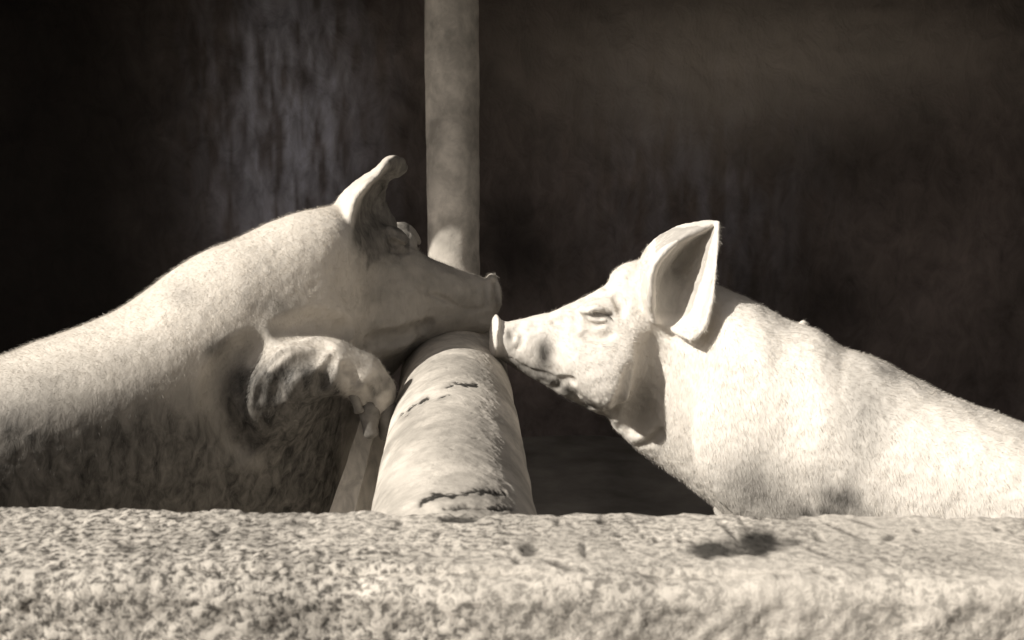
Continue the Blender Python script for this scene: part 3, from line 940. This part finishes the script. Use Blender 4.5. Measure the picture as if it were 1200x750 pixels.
    Nn = vnormals(V, Fc)
    qx, qy, _ = proj(V)
    hd = 1 / (1 + np.exp(-(qx - 400) / 12))
    wr = fbm(V * np.array([26, 26, 18]), 4, 81) * .0022 * (1 - hd) * np.clip((470 - qy) / 60, .15, 1) + fbm(V * 70, 3, 85) * np.where(qx > 410, .0022, .0013)
    V = V + Nn * wr[:, None]
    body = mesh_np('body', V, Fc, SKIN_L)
    dirt_and_shade = .95 * np.clip((qy - 400 - (qx - 140) * .05 + 10 + 60 * fbm(V * 9, 3, 88)) / 130, 0, 1) * (qx < 400) * np.clip((400 - qx) / 40, 0, 1)  # mud, with the shade of the lower body painted in as well
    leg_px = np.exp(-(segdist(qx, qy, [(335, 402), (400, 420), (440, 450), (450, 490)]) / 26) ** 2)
    dirt_and_shade = np.maximum(dirt_and_shade, .95 * np.clip((qx - 225) / 60, 0, 1) * np.clip((408 - qx) / 25, 0, 1) * np.clip((qy - 398 + 26 * fbm(V * 14, 3, 96)) / 60, 0, 1) * (V[:, 1] < 2.0))
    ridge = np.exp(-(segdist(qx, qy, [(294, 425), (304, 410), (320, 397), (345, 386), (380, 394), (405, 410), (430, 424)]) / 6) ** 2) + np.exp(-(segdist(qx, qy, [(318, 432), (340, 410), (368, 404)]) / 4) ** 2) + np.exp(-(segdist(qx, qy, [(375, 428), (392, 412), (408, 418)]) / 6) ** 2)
    dirt_and_shade *= 1 - .75 * np.clip(ridge, 0, 1)  # fold ridges kept paler, painting the sun they catch
    dirt_and_shade += .75 * np.exp(-(segdist(qx, qy, [(250, 412), (280, 394), (312, 392)]) / 12) ** 2) * (.8 + fbm(V * 20, 3, 97))  # dark band painted along the border of the shaded flank
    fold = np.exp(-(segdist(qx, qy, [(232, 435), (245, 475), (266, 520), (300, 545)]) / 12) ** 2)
    dirt_and_shade *= 1 - .25 * fold
    dirt_and_shade += .5 * leg_px * np.clip((qx - 385) / 20, 0, 1) * np.clip(fbm(V * 22, 3, 90) * 3 + .5, 0, 1)
    dirt_and_shade += .9 * np.exp(-(segdist(qx, qy, [(300, 470), (350, 460), (395, 480), (380, 590)]) / 30) ** 2)  # shadow on the chest below the foreleg painted dark
    dirt_and_shade += .35 * np.clip((qx - 400 + 60 * fbm(V * 16, 3, 89)) / 50, 0, 1)  # grime plus painted shade over the face
    dirt_and_shade += .4 * np.exp(-((qx - 215) / 20) ** 2 - ((qy - 345) / 14) ** 2)
    dirt_and_shade += .5 * np.exp(-((qx - 325) / 24) ** 2 - ((qy - 360) / 14) ** 2)
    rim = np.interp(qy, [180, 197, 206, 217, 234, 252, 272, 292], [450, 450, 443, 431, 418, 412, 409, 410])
    dirt_and_shade += .85 * np.clip((306 + 30 * fbm(V * 30, 3, 94) - qy) / 26, 0, 1) * np.clip((qx - rim - 2) / 5, 0, 1) * (qx < 480) * np.clip((Nn[:, 0] + .1) * 4, 0, 1) * np.where(qx < 456, 1, .7)  # shaded inner side of the ear painted dark
    dirt_and_shade += .5 * np.exp(-((qx - 440) / 30) ** 2 - ((qy - 295) / 26) ** 2) * (qx > 408)  # shade on the upper face below the ear painted in
    dirt_and_shade += .35 * np.clip((qx - 400) / 40, 0, 1) * np.clip(fbm(V * np.array([16, 16, 22]), 4, 93) * 1.6 + .2, 0, 1)
    dirt_and_shade += .8 * np.clip((.45 - V[:, 2]) / .2, 0, 1)
    dirt_and_shade = np.clip(dirt_and_shade, 0, 1) * np.where(qx > 400, .76, .86)
    set_attr(body, 'dirt_and_shade', dirt_and_shade)
    keep_world(body, root)
    def dens(c, m):
        x, y, _ = proj(c)
        return (m[:, 1] < .4) * (c[:, 2] > .4) * np.where(x > 400, .8, 1.0) * np.clip((500 - y) / 60, .12, 1) * (x > -20) * ~((x > 400) & (y < 290)) + 1e-9
    def flow(p):
        x, y, _ = proj(p)
        t = np.clip((450 - x) / 200, 0, 1)
        return np.stack([-.8 + .3 * t, -.1 + 0 * t, -.3 - .5 * t], -1)
    bristles(V, Fc, Nn, flow, 60000, .013, .00024, dens, root, HAIR, dirt_and_shade=dirt_and_shade)
    # cloven hooves of the raised trotter
    for a, b in (((414, 456, 1.875, 9), (420, 480, 1.87, 4.5)), ((433, 480, 1.89, 14), (434, 506, 1.88, 8)), ((453, 481, 1.905, 14), (453, 509, 1.90, 8))):
        h = Field()
        h.chain([a, b], k=.004)
        h.chain([(b[0] - 3, b[1] + 2, b[2], b[3] * .7), (b[0] + 4, b[1] + 1, b[2], b[3] * .7)], k=.004)
        c = P(a[0], (a[1] + b[1]) / 2, a[2])
        Vh, Fh = polygonise(h, c - .06, c + .06, .0022)
        keep_world(mesh_np('hoof', relax(Vh, Fh, 2), Fh, HORN), root)
    return root, fd

left_pig(); print('left pig', time.time() - T0)
DY = -0.05
right_pig(); print('right pig', time.time() - T0)
print('tris', sum(sum(len(p.vertices) - 2 for p in o.data.polygons) for o in bpy.data.objects if o.type == 'MESH' and len(o.data.polygons) < 3000), sum(len(o.data.polygons) for o in bpy.data.objects if o.type == 'MESH'), time.time() - T0)
